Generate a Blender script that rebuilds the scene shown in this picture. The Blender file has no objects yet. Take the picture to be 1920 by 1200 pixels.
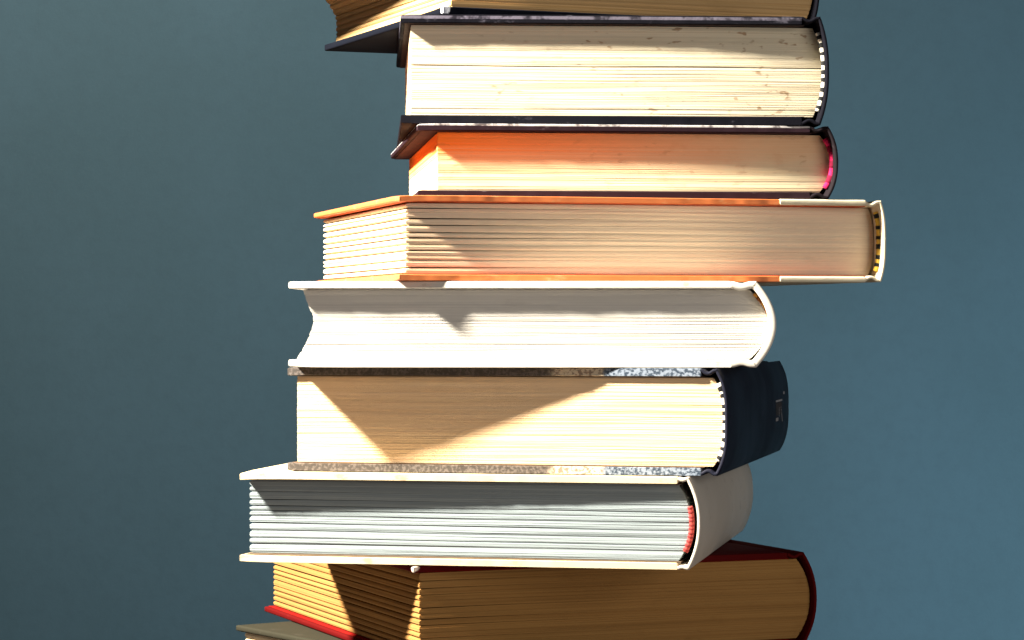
import bpy, math, random
import numpy as np
from mathutils import Vector

# ------------------------------------------------------------------ camera
scene = bpy.context.scene
COL = scene.collection
R = math.radians
PXM = 5000.0                      # photo pixels per metre on the plane Y = 0
DIST = 1.0                        # camera distance to that plane

cam_d = bpy.data.cameras.new('camera')
cam = bpy.data.objects.new('camera', cam_d); COL.objects.link(cam)
cam.location = (0, -DIST, 0); cam.rotation_euler = (R(90), 0, 0)
cam_d.sensor_width = 36.0
cam_d.lens = 36.0 * PXM * DIST / 1920.0
cam_d.clip_start = 0.01; cam_d.clip_end = 60
scene.camera = cam

# ------------------------------------------------------------------ world, lamps, exposure
w = bpy.data.worlds.new('World'); scene.world = w; w.use_nodes = True
bg = w.node_tree.nodes['Background']
bg.inputs[0].default_value = (0.86, 0.92, 1.0, 1); bg.inputs[1].default_value = 0.06

def lamp(name, kind, loc, energy, color, target=None, **kw):
    d = bpy.data.lights.new(name, kind); d.energy = energy; d.color = color
    for k, v in kw.items(): setattr(d, k, v)
    o = bpy.data.objects.new(name, d); COL.objects.link(o); o.location = loc
    if target is not None:
        o.rotation_euler = (Vector(target) - Vector(loc)).to_track_quat('-Z', 'Y').to_euler()
    return o

KEY = (-0.64, -0.228, 0.56)
lamp('key_lamp', 'SPOT', KEY, 305, (1.0, 0.93, 0.80), (0.02, 0.04, -0.01), shadow_soft_size=0.044, spot_size=R(62), spot_blend=0.5)
lamp('room_fill', 'AREA', (1.25, -1.5, 0.2), 12.6, (1.0, 0.95, 0.90), (0, 0, 0), shape='SQUARE', size=1.1)
lamp('wall_wash_warm', 'AREA', (-0.42, 0.85, 0.74), 7.5, (1.0, 0.94, 0.87), (-0.35, 1.6, 0.1), shape='SQUARE', size=0.3)  # added unseen light, brightens the upper left of the wall
lamp('wall_wash_blue', 'AREA', (1.0, 0.80, -0.42), 10.6, (0.56, 0.80, 1.0), (0.62, 1.6, -0.25), shape='SQUARE', size=0.3)  # added unseen light, blue wash on the lower right of the wall

vs = scene.view_settings
vs.view_transform = 'Standard'; vs.look = 'None'; vs.gamma = 1; vs.exposure = 0
vs.use_curve_mapping = False
scene.cycles.max_bounces = 8
scene.cycles.use_denoising = True

# ------------------------------------------------------------------ node helpers
class NT:
    def __init__(s, name):
        s.m = bpy.data.materials.new(name); s.m.use_nodes = True
        s.t = s.m.node_tree; s.n = s.t.nodes; s.b = s.n['Principled BSDF']
        s.co = s.n.new('ShaderNodeTexCoord').outputs['Object']
    def link(s, a, b): s.t.links.new(a, b)
    def noise(s, scale=(1, 1, 1), detail=3, rough=.55, off=(0, 0, 0), dist=0):
        mp = s.n.new('ShaderNodeMapping'); mp.inputs['Scale'].default_value = scale; mp.inputs['Location'].default_value = off
        s.link(s.co, mp.inputs['Vector'])
        t = s.n.new('ShaderNodeTexNoise'); t.inputs['Scale'].default_value = 1
        t.inputs['Detail'].default_value = detail; t.inputs['Roughness'].default_value = rough; t.inputs['Distortion'].default_value = dist
        s.link(mp.outputs[0], t.inputs['Vector']); return t.outputs['Fac']
    def rng(s, v, a, b, c=0, d=1, smooth=True):
        r = s.n.new('ShaderNodeMapRange'); r.interpolation_type = 'SMOOTHSTEP' if smooth else 'LINEAR'
        for i, q in zip((1, 2, 3, 4), (a, b, c, d)): r.inputs[i].default_value = q
        s.link(v, r.inputs[0]); return r.outputs[0]
    def mix(s, f, a, b, mode='MIX'):
        m = s.n.new('ShaderNodeMix'); m.data_type = 'RGBA'; m.blend_type = mode
        for sock, v in ((m.inputs[0], f), (m.inputs[6], a), (m.inputs[7], b)):
            if isinstance(v, (int, float)): sock.default_value = v
            elif isinstance(v, tuple): sock.default_value = (*v, 1)
            else: s.link(v, sock)
        return m.outputs[2]
    def math(s, op, a, b=0.0):
        m = s.n.new('ShaderNodeMath'); m.operation = op
        for i, v in enumerate((a, b)):
            if isinstance(v, (int, float)): m.inputs[i].default_value = v
            else: s.link(v, m.inputs[i])
        return m.outputs[0]
    def sep(s):
        x = s.n.new('ShaderNodeSeparateXYZ'); s.link(s.co, x.inputs[0]); return x.outputs
    def attr(s, name):
        a = s.n.new('ShaderNodeAttribute'); a.attribute_name = name; return a.outputs['Fac']
    def bump(s, h, strength=.4, dist=.0003):
        b = s.n.new('ShaderNodeBump'); b.inputs['Strength'].default_value = strength; b.inputs['Distance'].default_value = dist
        s.link(h, b.inputs['Height']); s.link(b.outputs[0], s.b.inputs['Normal'])
    def out(s, col, rough=.8, spec=.3):
        if isinstance(col, tuple): s.b.inputs['Base Color'].default_value = (*col, 1)
        else: s.link(col, s.b.inputs['Base Color'])
        if isinstance(rough, float): s.b.inputs['Roughness'].default_value = rough
        else: s.link(rough, s.b.inputs['Roughness'])
        s.b.inputs['Specular IOR Level'].default_value = spec
        return s.m

def paper(name, a, b, line=.22, fox=0.0, seed=0.0, foxcol=(.30, .17, .08)):
    """paper edges: a/b are the two leaf tones, fine leaf lines, optional foxing specks"""
    t = NT(name)
    fine = t.noise((9, 9, 2300), 3, .6, (seed, seed, seed))
    broad = t.noise((4, 4, 420), 2, .5, (seed + 3, 0, seed))
    blot = t.noise((16, 16, 60), 3, .55, (seed, 7, 0))
    col = t.mix(t.attr('tint'), a, b)
    dk = tuple(c * .6 for c in b)
    col = t.mix(t.math('MULTIPLY', t.rng(fine, .48, .75), line * .8), col, dk)
    col = t.mix(t.math('MULTIPLY', t.rng(broad, .52, .75), line * .9), col, tuple(c * .7 for c in b))
    col = t.mix(t.math('MULTIPLY', t.rng(blot, .45, .8), .25), col, tuple(c * .82 for c in b))
    dust = t.noise((45, 45, 120), 4, .65, (seed + 2, 9, 4))     # handling dirt
    col = t.mix(t.math('MULTIPLY', t.rng(dust, .55, .75), .22), col, (b[0] * .6, b[1] * .55, b[2] * .5))
    if fox > 0:
        sp = t.noise((170, 170, 420), 2, .6, (seed + 11, 3, 5))
        sp2 = t.noise((30, 30, 40), 2, .5, (seed, 13, 5))
        m = t.math('MULTIPLY', t.rng(sp, .60, .70), t.rng(sp2, .42, .62))
        col = t.mix(t.math('MULTIPLY', m, fox), col, foxcol)
    t.bump(t.math('ADD', fine, t.math('MULTIPLY', broad, .6)), .22, .0002)
    return t.out(col, .85, .15)

def cloth(name, c, worn=(.6, .55, .5), wear=.5, rough=.6, spec=.4, seed=0.0, lo=.60, hi=.70, weave=True, corner=None, arris_light=None):
    t = NT(name)
    n = t.noise((90, 90, 160), 4, .65, (seed, seed, 0)); b = t.noise((14, 14, 14), 3, .5, (0, seed, 1))
    col = t.mix(t.math('MULTIPLY', t.rng(b, .35, .7), .35), c, tuple(q * .62 for q in c))
    col = t.mix(t.math('MULTIPLY', t.rng(n, lo, hi), wear), col, worn)
    if arris_light:                                      # highlight painted into the colour along the board's upper edge
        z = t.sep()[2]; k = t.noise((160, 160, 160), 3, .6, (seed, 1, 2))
        col = t.mix(t.math('MULTIPLY', t.math('MULTIPLY', t.rng(z, arris_light[0], arris_light[0] + .0002), t.rng(z, arris_light[1], arris_light[1] + .0002, 1, 0)), t.rng(k, .36, .52, .15, 1)), col, arris_light[2])
    if corner:                                     # bumped corner, board showing through
        d = t.n.new('ShaderNodeVectorMath'); d.operation = 'DISTANCE'; t.link(t.co, d.inputs[0]); d.inputs[1].default_value = corner[0]
        k = t.math('ADD', d.outputs['Value'], t.math('MULTIPLY', t.noise((500, 500, 500), 2), corner[1]))
        col = t.mix(t.rng(k, corner[1] * 1.15, corner[1] * 1.45, 1, 0), col, corner[2])
    g = t.noise((1500, 1500, 1500), 2, .5) if weave else n
    t.bump(g, .3, .0002)
    return t.out(col, t.rng(b, .3, .7, rough - .12, rough + .15), spec)

def plain(name, c, rough=.9, spec=.04):
    t = NT(name); n = t.noise((300, 300, 300), 2)
    return t.out(t.mix(t.rng(n, .35, .7), c, tuple(q * .75 for q in c)), rough, spec)

# ------------------------------------------------------------------ mesh helpers
def mesh_obj(name, v, f, mat, parent=None, smooth=False, tint=None, sharp=None):
    me = bpy.data.meshes.new(name); me.from_pydata([tuple(p) for p in v], [], [tuple(q) for q in f])
    me.materials.append(mat); me.update()
    if smooth:
        me.polygons.foreach_set('use_smooth', [True] * len(me.polygons))
        if sharp: me.set_sharp_from_angle(angle=R(sharp))
    if tint is not None:
        a = me.attributes.new('tint', 'FLOAT', 'POINT'); a.data.foreach_set('value', tint)
    o = bpy.data.objects.new(name, me); COL.objects.link(o)
    if parent: o.parent = parent
    return o

def slab(x0, x1, y0, y1, z0, z1, bev=.0006, nx=16, ny=10, warp=None, rough_edge=.0, seed=0, round_c=False, crush=0.0):
    """board with rounded arrises and softly irregular outline"""
    rg = random.Random(seed)
    e = [0, .13, .4, 1.0]
    xs = [x0 + bev * q for q in e] + list(np.linspace(x0 + bev, x1 - bev, nx)[1:-1]) + [x1 - bev * q for q in reversed(e)]
    ys = [y0 + bev * q for q in e] + list(np.linspace(y0 + bev, y1 - bev, ny)[1:-1]) + [y1 - bev * q for q in reversed(e)]
    ph = [rg.uniform(0, 6.28) for _ in range(6)]
    def drop(d):
        if d >= bev: return 0.0
        q = 1 - d / bev
        return bev * (1 - math.sqrt(max(0, 1 - q * q)))
    V, F = [], []; nxx, nyy = len(xs), len(ys)
    hb = min(bev, (z1 - z0) * .49) / bev
    for top in (0, 1):
        for j, y in enumerate(ys):
            for i, x in enumerate(xs):
                d = drop(min(x - x0, x1 - x, y - y0, y1 - y)) * hb
                wz = warp(x, y) if warp else 0
                ox = rough_edge * (math.sin(x * 170 + ph[0]) + math.sin(x * 411 + ph[1]) + .6 * math.sin(x * 977 + ph[2])) * (.5 + .5 * math.sin(x * 61 + ph[3]))
                ax, ay = min(x - x0, x1 - x), min(y - y0, y1 - y)
                if round_c and ax < bev * 1.01 and ay < bev * 1.01:
                    vx, vy = bev - ax, bev - ay; nn = math.hypot(vx, vy)
                    if nn > bev:
                        k = 1 - bev / nn
                        x = x + vx * k * (1 if x - x0 < x1 - x else -1); y = y + vy * k * (1 if y - y0 < y1 - y else -1)
                if crush:
                    wz += crush * math.exp(-math.hypot(x - x0, y - y0) / .005)
                V.append((x, y + ox * (1 if y < (y0 + y1) / 2 else 0), (z1 - d if top else z0 + d) + wz))
    n = nxx * nyy
    for j in range(nyy - 1):
        for i in range(nxx - 1):
            a = j * nxx + i
            F.append((a, a + nxx, a + nxx + 1, a + 1)); F.append((n + a, n + a + 1, n + a + nxx + 1, n + a + nxx))
    for i in range(nxx - 1):
        F.append((i, i + 1, n + i + 1, n + i)); b = (nyy - 1) * nxx + i; F.append((b, n + b, n + b + 1, b + 1))
    for j in range(nyy - 1):
        a = j * nxx; F.append((a, n + a, n + a + nxx, a + nxx)); b = a + nxx - 1; F.append((b, b + nxx, n + b + nxx, n + b))
    return V, F

def ribbon(profile, th, y0, y1, ny=8, rim=.0005):
    """closed shell swept along y: profile is the outer (x, z) line, th its thickness inwards (to the left of travel)"""
    P = np.array(profile); n = len(P)
    T = np.gradient(P, axis=0); T /= np.linalg.norm(T, axis=1)[:, None] + 1e-12
    N = np.stack([-T[:, 1], T[:, 0]], 1)
    rings = [(y0, .55, .18), (y0 + rim * .4, .82, .05), (y0 + rim, 1, 0)]
    rings += [(y, 1, 0) for y in np.linspace(y0, y1, ny)[1:-1]] + [(y1 - rim, 1, 0), (y1, .6, .2)]
    V, F = [], []; m = 2 * n
    for y, sc, inn in rings:
        a = P + N * th * inn; b = P + N * th * (inn + sc if inn + sc < 1 else 1)
        for p in a: V.append((p[0], y, p[1]))
        for p in b[::-1]: V.append((p[0], y, p[1]))
    for r in range(len(rings) - 1):
        for k in range(m):
            q = (k + 1) % m
            F.append((r * m + k, r * m + q, (r + 1) * m + q, (r + 1) * m + k))
    e = (len(rings) - 1) * m
    for k in range(n - 1):
        F.append((k, m - 1 - k, m - 2 - k, k + 1)); F.append((e + k, e + k + 1, e + m - 2 - k, e + m - 1 - k))
    return V, F

def tube(path, r, ns=8):
    V, F = [], []; P = [Vector(p) for p in path]
    for i, p in enumerate(P):
        t = (P[min(i + 1, len(P) - 1)] - P[max(i - 1, 0)]).normalized()
        u = Vector((0, 1, 0)); vv = t.cross(u).normalized()
        for k in range(ns):
            a = 6.28318 * k / ns; V.append(p + (u * math.cos(a) + vv * math.sin(a)) * r)
    for i in range(len(P) - 1):
        for k in range(ns):
            q = (k + 1) % ns; F.append((i * ns + k, i * ns + q, (i + 1) * ns + q, (i + 1) * ns + k))
    F.append(tuple(range(ns))[::-1]); F.append(tuple((len(P) - 1) * ns + k for k in range(ns)))
    return V, F

def smooth_noise(rg, n_terms=4, base=8.0):
    c = [(rg.uniform(.4, 1) / (k + 1), base * (k + 1) * rg.uniform(.7, 1.3), rg.uniform(0, 6.28)) for k in range(n_terms)]
    return lambda x: sum(a * math.sin(f * x + p) for a, f, p in c) / 1.6

# ------------------------------------------------------------------ the book builder
def make_book(label, loc, rot, W, L, T, M, tb=.0024, sq=.003, sqf=.003, fore=None, bulge=.003, bp=2.4, hinge=.007, groove=.0012,
              sections=10, per=9, recess=.0004, gap=.00012, jit=.00009, wave=.0003, headband=None, skew=0.0, skewf=0.0, tint=None,
              quarter=None, seed=1, endpaper=True, sth=.0013, warp_top=None, warp_bot=None, block_gap=.0005, spine_out=0.0, hc=0.0, rf=2.0, tq=0.0, lean=0.0, gpow=2.0, crack=None):
    rg = random.Random(seed)
    root = bpy.data.objects.new('hardcover_book', None); COL.objects.link(root)
    root.empty_display_size = .02
    root.location = loc; root.rotation_euler = (0, 0, rot)
    root['label'] = label; root['category'] = 'book'; root['group'] = 'books in the tall stack'
    xb = W - bulge - hinge
    xq = quarter if quarter else xb
    for nm, z0, z1, wp in (('back_cover', 0, tb, warp_bot), ('front_cover', T - tb, T, warp_top)):
        V, F = slab(lean if z0 else 0, xq, 0, L, z0, z1, bev=min(.0008, tb * .4), nx=90, ny=14, warp=wp, rough_edge=.00011, seed=seed, round_c=True, crush=rg.uniform(.2, .5) * .001 * (1 if z0 == 0 else -1))
        c = mesh_obj(nm, V, F, M['cover'], root, True, sharp=50)
        if quarter:
            V, F = slab(xq - .0002, xb + .0006, -.00015, L + .00015, z0 - (.00015 if z0 == 0 else 0), z1 + (.00015 if z0 else 0), bev=.0007, nx=14, ny=10, warp=wp, rough_edge=.00004, seed=seed + 5)
            mesh_obj('cloth_strip', V, F, M['spine'], root, True, sharp=50)
        if endpaper:
            e0, e1 = (tb, tb + .0003) if z0 == 0 else (T - tb - .0003, T - tb)
            V, F = slab(.0016, xb + .001, .0014, L - .0016, e0, e1, bev=.00012, nx=12, ny=8, warp=wp)
            mesh_obj('endpaper', V, F, M.get('end', M['cover']), root)
    # spine with joints
    prof = []
    for q in np.linspace(0, 1, 12):
        z = .0001 + groove * math.sin(math.pi * min(1, q * 1.25)) ** 2 if q < .8 else .0001
        prof.append((xb + q * hinge, z))
    for u in np.linspace(0, 1, 34):
        a = math.pi * (u - .5); s_ = math.sin(a)
        zz = T * (.5 + .5 * s_); k = abs(s_)
        prof.append((W - bulge * k ** bp + spine_out * (1 - k), zz))
    for q in np.linspace(1, 0, 12):
        z = T - (.0001 + groove * math.sin(math.pi * min(1, q * 1.25)) ** 2) if q < .8 else T - .0001
        prof.append((xb + q * hinge, z))
    clean = [prof[0]]
    for p in prof[1:]:
        if math.dist(p, clean[-1]) > 1e-4: clean.append(p)
    V, F = ribbon(clean, sth, 0, L)
    sp = mesh_obj('spine', V, F, M['spine'], root, True, sharp=55)
    # text block: sections of leaves
    zb, zt = tb + .0005, T - tb - .0005
    xs_end = lambda t: W - sth - block_gap - bulge * abs(2 * t - 1) ** bp * 1.0
    fo = fore or (lambda t: 0.0)
    n_leaf = sections * per
    ws = [a * rg.uniform(.5, 1.5) for a in [rg.uniform(.75, 1.3) for _ in range(sections)] for _ in range(per)]
    gw = [rg.uniform(.15, 1.6) for _ in range(sections)]; tot = (zt - zb) - gap * sum(gw) - (.0004 if crack is not None else 0); sc = tot / sum(ws)
    z = zb; k = 0
    wf = smooth_noise(rg, 3, 22.0); hf = smooth_noise(rg, 3, 30.0)
    stations = np.linspace(0, 1, 26)
    for s in range(sections):
        V, F, TI = [], [], []
        gs = gap * gw[s] if s != crack else .0004
        srec = rg.uniform(-.5, .5) * jit * 1.6
        for j in range(per):
            th = ws[k] * sc; t0 = (z - zb) / (zt - zb); t1 = (z + th - zb) / (zt - zb); t = (t0 + t1) / 2
            u = (j + .5) / per
            rec = recess * abs(2 * u - 1) ** 3 + rg.uniform(-1, 1) * jit + srec
            ff = sqf + fo(t) + recess * rf * abs(2 * u - 1) ** 3 + rg.uniform(-1, 1) * jit
            xe = xs_end(t)
            tv = tint(t, rg) if tint else min(1, max(0, rg.gauss(.4, .25)))
            ph = rg.uniform(0, 6.28); base = len(V)
            for q in stations:
                x = ff + (xe - ff) * q
                env = 4 * t * (1 - t)
                dz = wave * env * wf(x)
                yy = sq + rec + skew * (1 - q) + jit * .5 * math.sin(x * 60 + ph) + jit * .6 * hf(x) + hc * max(0, (q - .45) / .55) ** 2
                za, zc = z + dz, z + th - th * .03 + dz + (gs * .95 * (1 - (1 - q) ** gpow) if j == per - 1 and s != crack else 0)
                xb_ = x + skewf
                V += [(x, yy, za), (x, yy, zc), (xb_, L - sq, zc), (xb_, L - sq, za)]
                TI += [tv * (1 - tq * q)] * 4
            for q in range(len(stations) - 1):
                a = base + q * 4
                for e in range(4):
                    F.append((a + e, a + (e + 1) % 4, a + 4 + (e + 1) % 4, a + 4 + e))
            F.append((base + 3, base + 2, base + 1, base)); e = base + 4 * (len(stations) - 1); F.append((e, e + 1, e + 2, e + 3))
            z += th; k += 1
        z += gs
        mesh_obj('page_section', V, F, M['paper'], root, tint=TI)
    # headband with its stitches
    if headband:
        n_st, r = headband['n'], headband.get('r', .0011)
        p0, p1 = headband.get('span', (.06, .94))
        pts = [(xs_end(t) + r * .55, sq - .0002, zb + (zt - zb) * t) for t in np.linspace(p0, p1, 24)]
        V, F = tube(pts, r)
        hb = mesh_obj('headband', V, F, headband['mat'], root, True)
        for i in range(n_st):
            t = p0 + (p1 - p0) * (i + .5 + rg.uniform(-.13, .13)) / n_st; dt = (p1 - p0) / n_st * rg.uniform(.17, .27)
            seg = [(xs_end(q) + r * .55, sq - .0002, zb + (zt - zb) * q) for q in np.linspace(t - dt, t + dt, 5)]
            V, F = tube(seg, r * 1.12)
            mesh_obj('stitch', V, F, headband['mat2'], hb, True)
    root['W'] = W
    del root['W']
    return root

# ------------------------------------------------------------------ setting
def wall_mat():
    t = NT('painted_wall')
    n = t.noise((3.2, 3.2, 3.2), 5, .6); f = t.noise((75, 75, 75), 4, .65); g = t.noise((420, 420, 420), 2, .6)
    col = t.mix(t.rng(n, .32, .68), (.080, .136, .154), (.090, .152, .176))
    col = t.mix(t.math('MULTIPLY', t.rng(f, .40, .72), .22), col, (.070, .112, .128))
    col = t.mix(t.math('MULTIPLY', t.rng(g, .45, .75), .18), col, (.105, .168, .190))
    t.bump(f, .2, .002)
    return t.out(col, .9, .1)
def plank_mat():
    t = NT('dark_table_wood'); n = t.noise((3, 40, 3), 5, .6, dist=.6)
    return t.out(t.mix(t.rng(n, .3, .7), (.022, .014, .01), (.05, .03, .02)), .5, .4)
V, F = slab(-4, 4, 1.6, 1.7, -2.0, 2.5, bev=.005, nx=8, ny=4)
o = mesh_obj('wall', V, F, wall_mat()); o['kind'] = 'structure'
Z9 = -.1302
T9 = .030
V, F = slab(-.45, .45, -.20, .26, Z9 - T9 - .03, Z9 - T9, bev=.003, nx=8, ny=6)
o = mesh_obj('tabletop', V, F, plank_mat()); o['kind'] = 'structure'

# ------------------------------------------------------------------ materials of the books
zA = .1176; z2 = .0752; z3 = .0466; z4 = .0145; z5 = -.0180; z6 = -.0580; z7 = -.0925; z8 = Z9
blackcl = cloth('black_cloth', (.005, .005, .008), (.07, .065, .09), .5, .85, .04, 1.0, .66, .78)
black1 = cloth('black_board', (.004, .005, .009), (.07, .065, .09), .4, .85, .04, 1.5, .66, .78, corner=((0, 0, .0012), .0035, (.7, .72, .78)))
mat_white_hb = plain('headband_white', (.78, .74, .64)); mat_black_hb = plain('headband_black', (.02, .02, .02))
# ---- stack heights

def right_origin(xr, yr, Wd, th): return (xr - Wd * math.cos(th), yr - Wd * math.sin(th))

# book above the frame
TOP = zA + .034
make_book('brown book lying above the top edge of the picture', (-.062, .040, TOP + .0002), R(30), .165, .2, .03,
          dict(cover=cloth('brown_cloth', (.10, .06, .04)), spine=cloth('brown_cloth_spine', (.10, .06, .04)), paper=paper('paper_above', (.62, .48, .30), (.5, .37, .2))), seed=40)

# 1 top book in frame: black boards, tan curved fore-edge
make_book('black-covered book with tan pages, cut off by the top edge of the picture', (-.0266, .0270, zA + .0002), R(21.5), .1635, .152, .034,
          dict(cover=black1, spine=blackcl, paper=paper('paper_tan', (.66, .43, .20), (.52, .31, .12), .3, seed=2.0), end=plain('endpaper_black', (.02, .02, .03))),
          tb=.0029, lean=-.007, fore=lambda t: .0015 - .009 * min(1, max(0, (t - .35) / .5)) ** 1.5, bulge=.004, sections=12, per=7, seed=11)

# 2 foxed cream pages, black cover, black and white headband
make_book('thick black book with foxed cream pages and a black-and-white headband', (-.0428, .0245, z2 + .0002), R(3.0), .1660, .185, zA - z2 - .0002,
          dict(cover=cloth('black_grey_cloth', (.005, .005, .008), (.09, .085, .11), .6, .85, .05, 4.0, .60, .74, arris_light=(zA - z2 - .0020, zA - z2 - .0008, (.11, .10, .13))), spine=blackcl,
               paper=paper('paper_foxed', (.74, .66, .50), (.62, .535, .38), .26, .8, 5.0), end=plain('endpaper_dusk', (.035, .028, .028))),
          tb=.0032, sq=.0050, fore=lambda t: .001, bulge=.0035, sections=14, per=14, seed=12, jit=.00007, hc=.003, crack=7, recess=.0001, gap=.00003,
          headband=dict(n=9, mat=mat_white_hb, mat2=mat_black_hb))

# 3 orange toned head, crimson headband
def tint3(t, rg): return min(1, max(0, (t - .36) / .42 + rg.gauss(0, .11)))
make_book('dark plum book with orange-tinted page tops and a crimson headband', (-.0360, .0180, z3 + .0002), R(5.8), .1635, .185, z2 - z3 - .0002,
          dict(cover=cloth('plum_cloth', (.020, .010, .014), (.20, .17, .18), .6, .85, .05, 7.0, .62, .74, arris_light=(z2 - z3 - .0011, z2 - z3 + .001, (.45, .42, .41))), spine=cloth('plum_black', (.010, .007, .009), (.10, .08, .09), .5, .8, .08, 8.0),
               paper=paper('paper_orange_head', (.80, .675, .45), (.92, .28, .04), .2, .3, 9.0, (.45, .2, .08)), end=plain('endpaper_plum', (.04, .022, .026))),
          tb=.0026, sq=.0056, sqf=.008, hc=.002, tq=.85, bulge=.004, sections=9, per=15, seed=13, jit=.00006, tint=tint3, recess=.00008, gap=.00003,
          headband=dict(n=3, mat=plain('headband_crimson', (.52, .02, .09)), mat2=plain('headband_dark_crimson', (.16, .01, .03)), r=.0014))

# 4 orange boards with cream cloth spine
make_book('wide orange book with cream cloth spine and a yellow-and-black headband', (-.0420, -.0086, z4 + .0002), R(14.5), .1942, .178, z3 - z4 - .0002,
          dict(cover=cloth('orange_paper', (.62, .17, .045), (.62, .38, .18), .4, .6, .3, 3.0, .56, .70, False), spine=cloth('cream_cloth', (.70, .62, .45), (.35, .25, .15), .5, .7, .2, 6.0),
               paper=paper('paper_cream', (.88, .73, .53), (.78, .61, .43), .22, 0, 12.0), end=plain('endpaper_red', (.55, .12, .05))),
          tb=.0022, sq=.0046, sqf=.0035, bulge=.0022, bp=3.0, sections=12, per=12, recess=.0003, rf=5.0, gpow=3.5, gap=.00034, quarter=.1505, seed=14, jit=.00009, hc=.0045,
          headband=dict(n=6, mat=plain('headband_yellow', (.75, .48, .07)), mat2=mat_black_hb, r=.0013))

# 5 white book with hollow fore-edge
prof5 = [(0, .0015), (.12, .0035), (.3, .006), (.5, .0078), (.62, .0078), (.75, .0062), (.9, .0048), (1, .0040)]
def fore5(t): return float(np.interp(t, [p[0] for p in prof5], [p[1] for p in prof5]))
make_book('white hardcover with hollow curved fore-edge and bulging white spine', (-.0838, -.0018, z5 + .0002), R(-2.2), .1822, .19, z4 - z5 - .0002,
          dict(cover=cloth('white_board', (.62, .58, .51), (.36, .29, .21), .6, .6, .3, 2.0, .58, .68, False), spine=cloth('white_spine', (.62, .58, .51), (.5, .4, .3), .3, .6, .3, 3.0, .66, .74, False),
               paper=paper('paper_white', (.66, .625, .57), (.57, .54, .49), .34, 0, 15.0), end=plain('endpaper_white', (.75, .72, .66))),
          tb=.0026, sq=.0050, sqf=.001, sth=.0027, block_gap=-.0004, jit=.00008, recess=.00012, gap=.00003, fore=fore5, bulge=.0075, bp=2.0, hinge=.009, groove=.0007, sections=9, per=16, seed=15,
          headband=dict(n=2, mat=plain('headband_ochre', (.55, .25, .05)), mat2=plain('headband_brown', (.25, .08, .02)), r=.0009, span=(.62, .95)))

# 6 navy book, printed cover edges, spine to the right
def cover6():
    t = NT('printed_cover'); x = t.sep()[0]
    sp = t.noise((800, 800, 900), 3, .65); sp2 = t.noise((900, 900, 900), 3, .6, (4, 1, 2))
    left = t.mix(t.rng(sp2, .45, .6), (.045, .036, .03), (.11, .09, .078))
    mid = t.mix(t.rng(sp, .48, .58), (.50, .42, .31), (.20, .14, .10))
    right = t.mix(t.rng(sp, .42, .58), (.022, .036, .058), (.20, .235, .29))
    x = t.math('ADD', x, t.math('MULTIPLY', t.math('SUBTRACT', t.noise((140, 140, 140), 4, .7), .5), .008))
    col = t.mix(t.rng(x, .100, .106), left, mid); col = t.mix(t.rng(x, .1225, .1248), col, right)
    return t.out(col, .55, .4)
W6 = .170; th6 = R(-12.4); o6 = right_origin(.0798, -.0150, W6, th6)
navy = cloth('navy_cloth', (.009, .010, .020), (.05, .05, .075), .35, .7, .12, 9.0, .58, .72)
b6 = make_book('thick navy book with pale orange-cream pages, dark spine turned to the right', (o6[0], o6[1], z6 + .0002), th6, W6, .198, z5 - z6 - .0002,
          dict(cover=cover6(), spine=navy, paper=paper('paper_peach', (.88, .65, .41), (.80, .565, .32), .20, 0, 18.0), end=plain('endpaper_brown', (.12, .07, .04))),
          tb=.0030, sq=.0022, sqf=.0035, bulge=.004, bp=3.2, hinge=.006, sections=13, per=13, seed=16, recess=.00005, jit=.0001, gap=.00003,
          headband=dict(n=9, mat=mat_white_hb, mat2=mat_black_hb, r=.0011))

# faded lettering near the far end of its spine
T6 = z5 - z6 - .0002
def on_spine(y, z): return (W6 - .004 * abs(2 * z / T6 - 1) ** 3.2 + .00018, y, z)
def strokes(name, quads, mat):
    V, F = [], []
    for (ya, za), (yb, zb_), (yc, zc), (yd, zd) in quads:
        n = 5; b0 = len(V)
        for i in range(n):
            for j in range(n):
                u, v = i / (n - 1), j / (n - 1)
                y = (1 - v) * ((1 - u) * ya + u * yb) + v * ((1 - u) * yd + u * yc)
                z = (1 - v) * ((1 - u) * za + u * zb_) + v * ((1 - u) * zd + u * zc)
                V.append(on_spine(y, z))
        for i in range(n - 1):
            for j in range(n - 1):
                a = b0 + i * n + j; F.append((a, a + n, a + n + 1, a + 1))
    return mesh_obj(name, V, F, mat, b6, True)
def bar(y0, y1, z0, z1): return ((y0, z0), (y1, z0), (y1, z1), (y0, z1))
strokes('spine_label', [bar(.149, .1690, .0172, .0226)], plain('label_brown', (.05, .038, .034), .7, .1))
strokes('spine_lettering', [bar(.1485, .1715, .0229, .0237), bar(.1485, .1575, .0148, .0162), bar(.1600, .1610, .0165, .0205),
        ((.1660, .0205), (.1675, .0205), (.1735, .0140), (.1715, .0140)), bar(.176, .181, .0256, .0268)], plain('lettering_grey', (.34, .32, .32), .7, .1))

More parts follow.
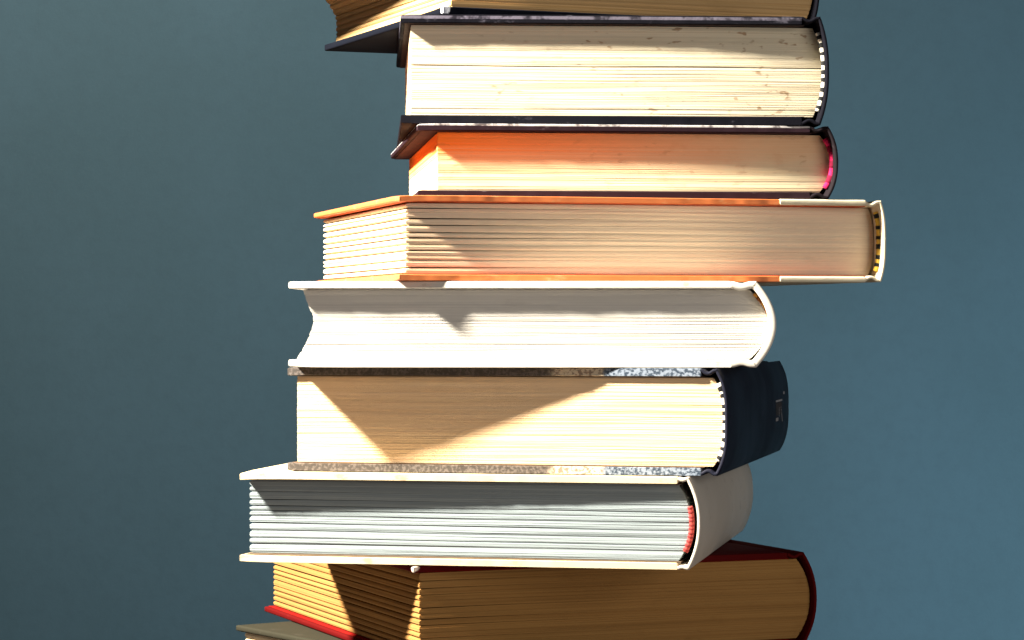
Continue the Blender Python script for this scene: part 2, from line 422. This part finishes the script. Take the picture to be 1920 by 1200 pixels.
# 7 cream book, taupe spine
W7 = .1767; th7 = R(-11); o7 = right_origin(.0695, -.0175, W7, th7)
taupe = cloth('taupe_cloth', (.52, .47, .40), (.36, .32, .27), .5, .7, .3, 5.0)
cream7 = cloth('cream_board', (.60, .49, .31), (.34, .22, .12), .6, .6, .3, 11.0, .57, .67, False)
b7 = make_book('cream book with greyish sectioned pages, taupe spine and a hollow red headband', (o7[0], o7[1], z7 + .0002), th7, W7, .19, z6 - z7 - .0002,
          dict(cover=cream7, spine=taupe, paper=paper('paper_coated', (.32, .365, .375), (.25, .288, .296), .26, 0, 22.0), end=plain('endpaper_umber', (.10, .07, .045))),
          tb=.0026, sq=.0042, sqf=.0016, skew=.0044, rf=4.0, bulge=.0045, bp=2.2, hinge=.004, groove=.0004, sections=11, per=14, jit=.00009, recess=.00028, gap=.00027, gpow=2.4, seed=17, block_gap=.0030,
          headband=dict(n=11, mat=plain('headband_red', (.42, .07, .06)), mat2=plain('headband_dark_red', (.22, .03, .03)), r=.0010, span=(.12, .72)))

# 8 dark red book
red8 = cloth('oxblood_cloth', (.08, .002, .002), (.10, .008, .006), .4, .75, .07, 13.0, corner=((0, 0, .0375), .003, (.75, .62, .5)))
make_book('dark red book with brown pages turned corner-on near the bottom', (-.0372, .0026, z8 + .0002), R(21.5), .171, .2, z7 - z8 - .0002,
          dict(cover=red8, spine=red8, paper=paper('paper_brown', (.36, .195, .06), (.28, .14, .04), .45, 0, 26.0), end=plain('endpaper_dark_red', (.24, .008, .006))),
          tb=.0024, sq=.003, sqf=.0035, bulge=.006, bp=2.2, sections=13, per=12, recess=.0002, rf=4.0, gap=.00024, gpow=5.0, seed=18)

# 9 olive book under it
th9 = R(35); L9 = .19
c9 = (-.118 + L9 * math.sin(th9), .138 - L9 * math.cos(th9))
make_book('olive-grey book at the very bottom, only its cover corner showing', (c9[0], c9[1], Z9 - T9 + .0002), th9, .15, L9, T9 - .0002,
          dict(cover=cloth('olive_cloth', (.026, .024, .016), (.05, .044, .034), .4, .85, .05, 15.0), spine=cloth('olive_spine', (.12, .11, .08), seed=16.0), paper=paper('paper_nine', (.6, .5, .35), (.5, .4, .25))), seed=19)
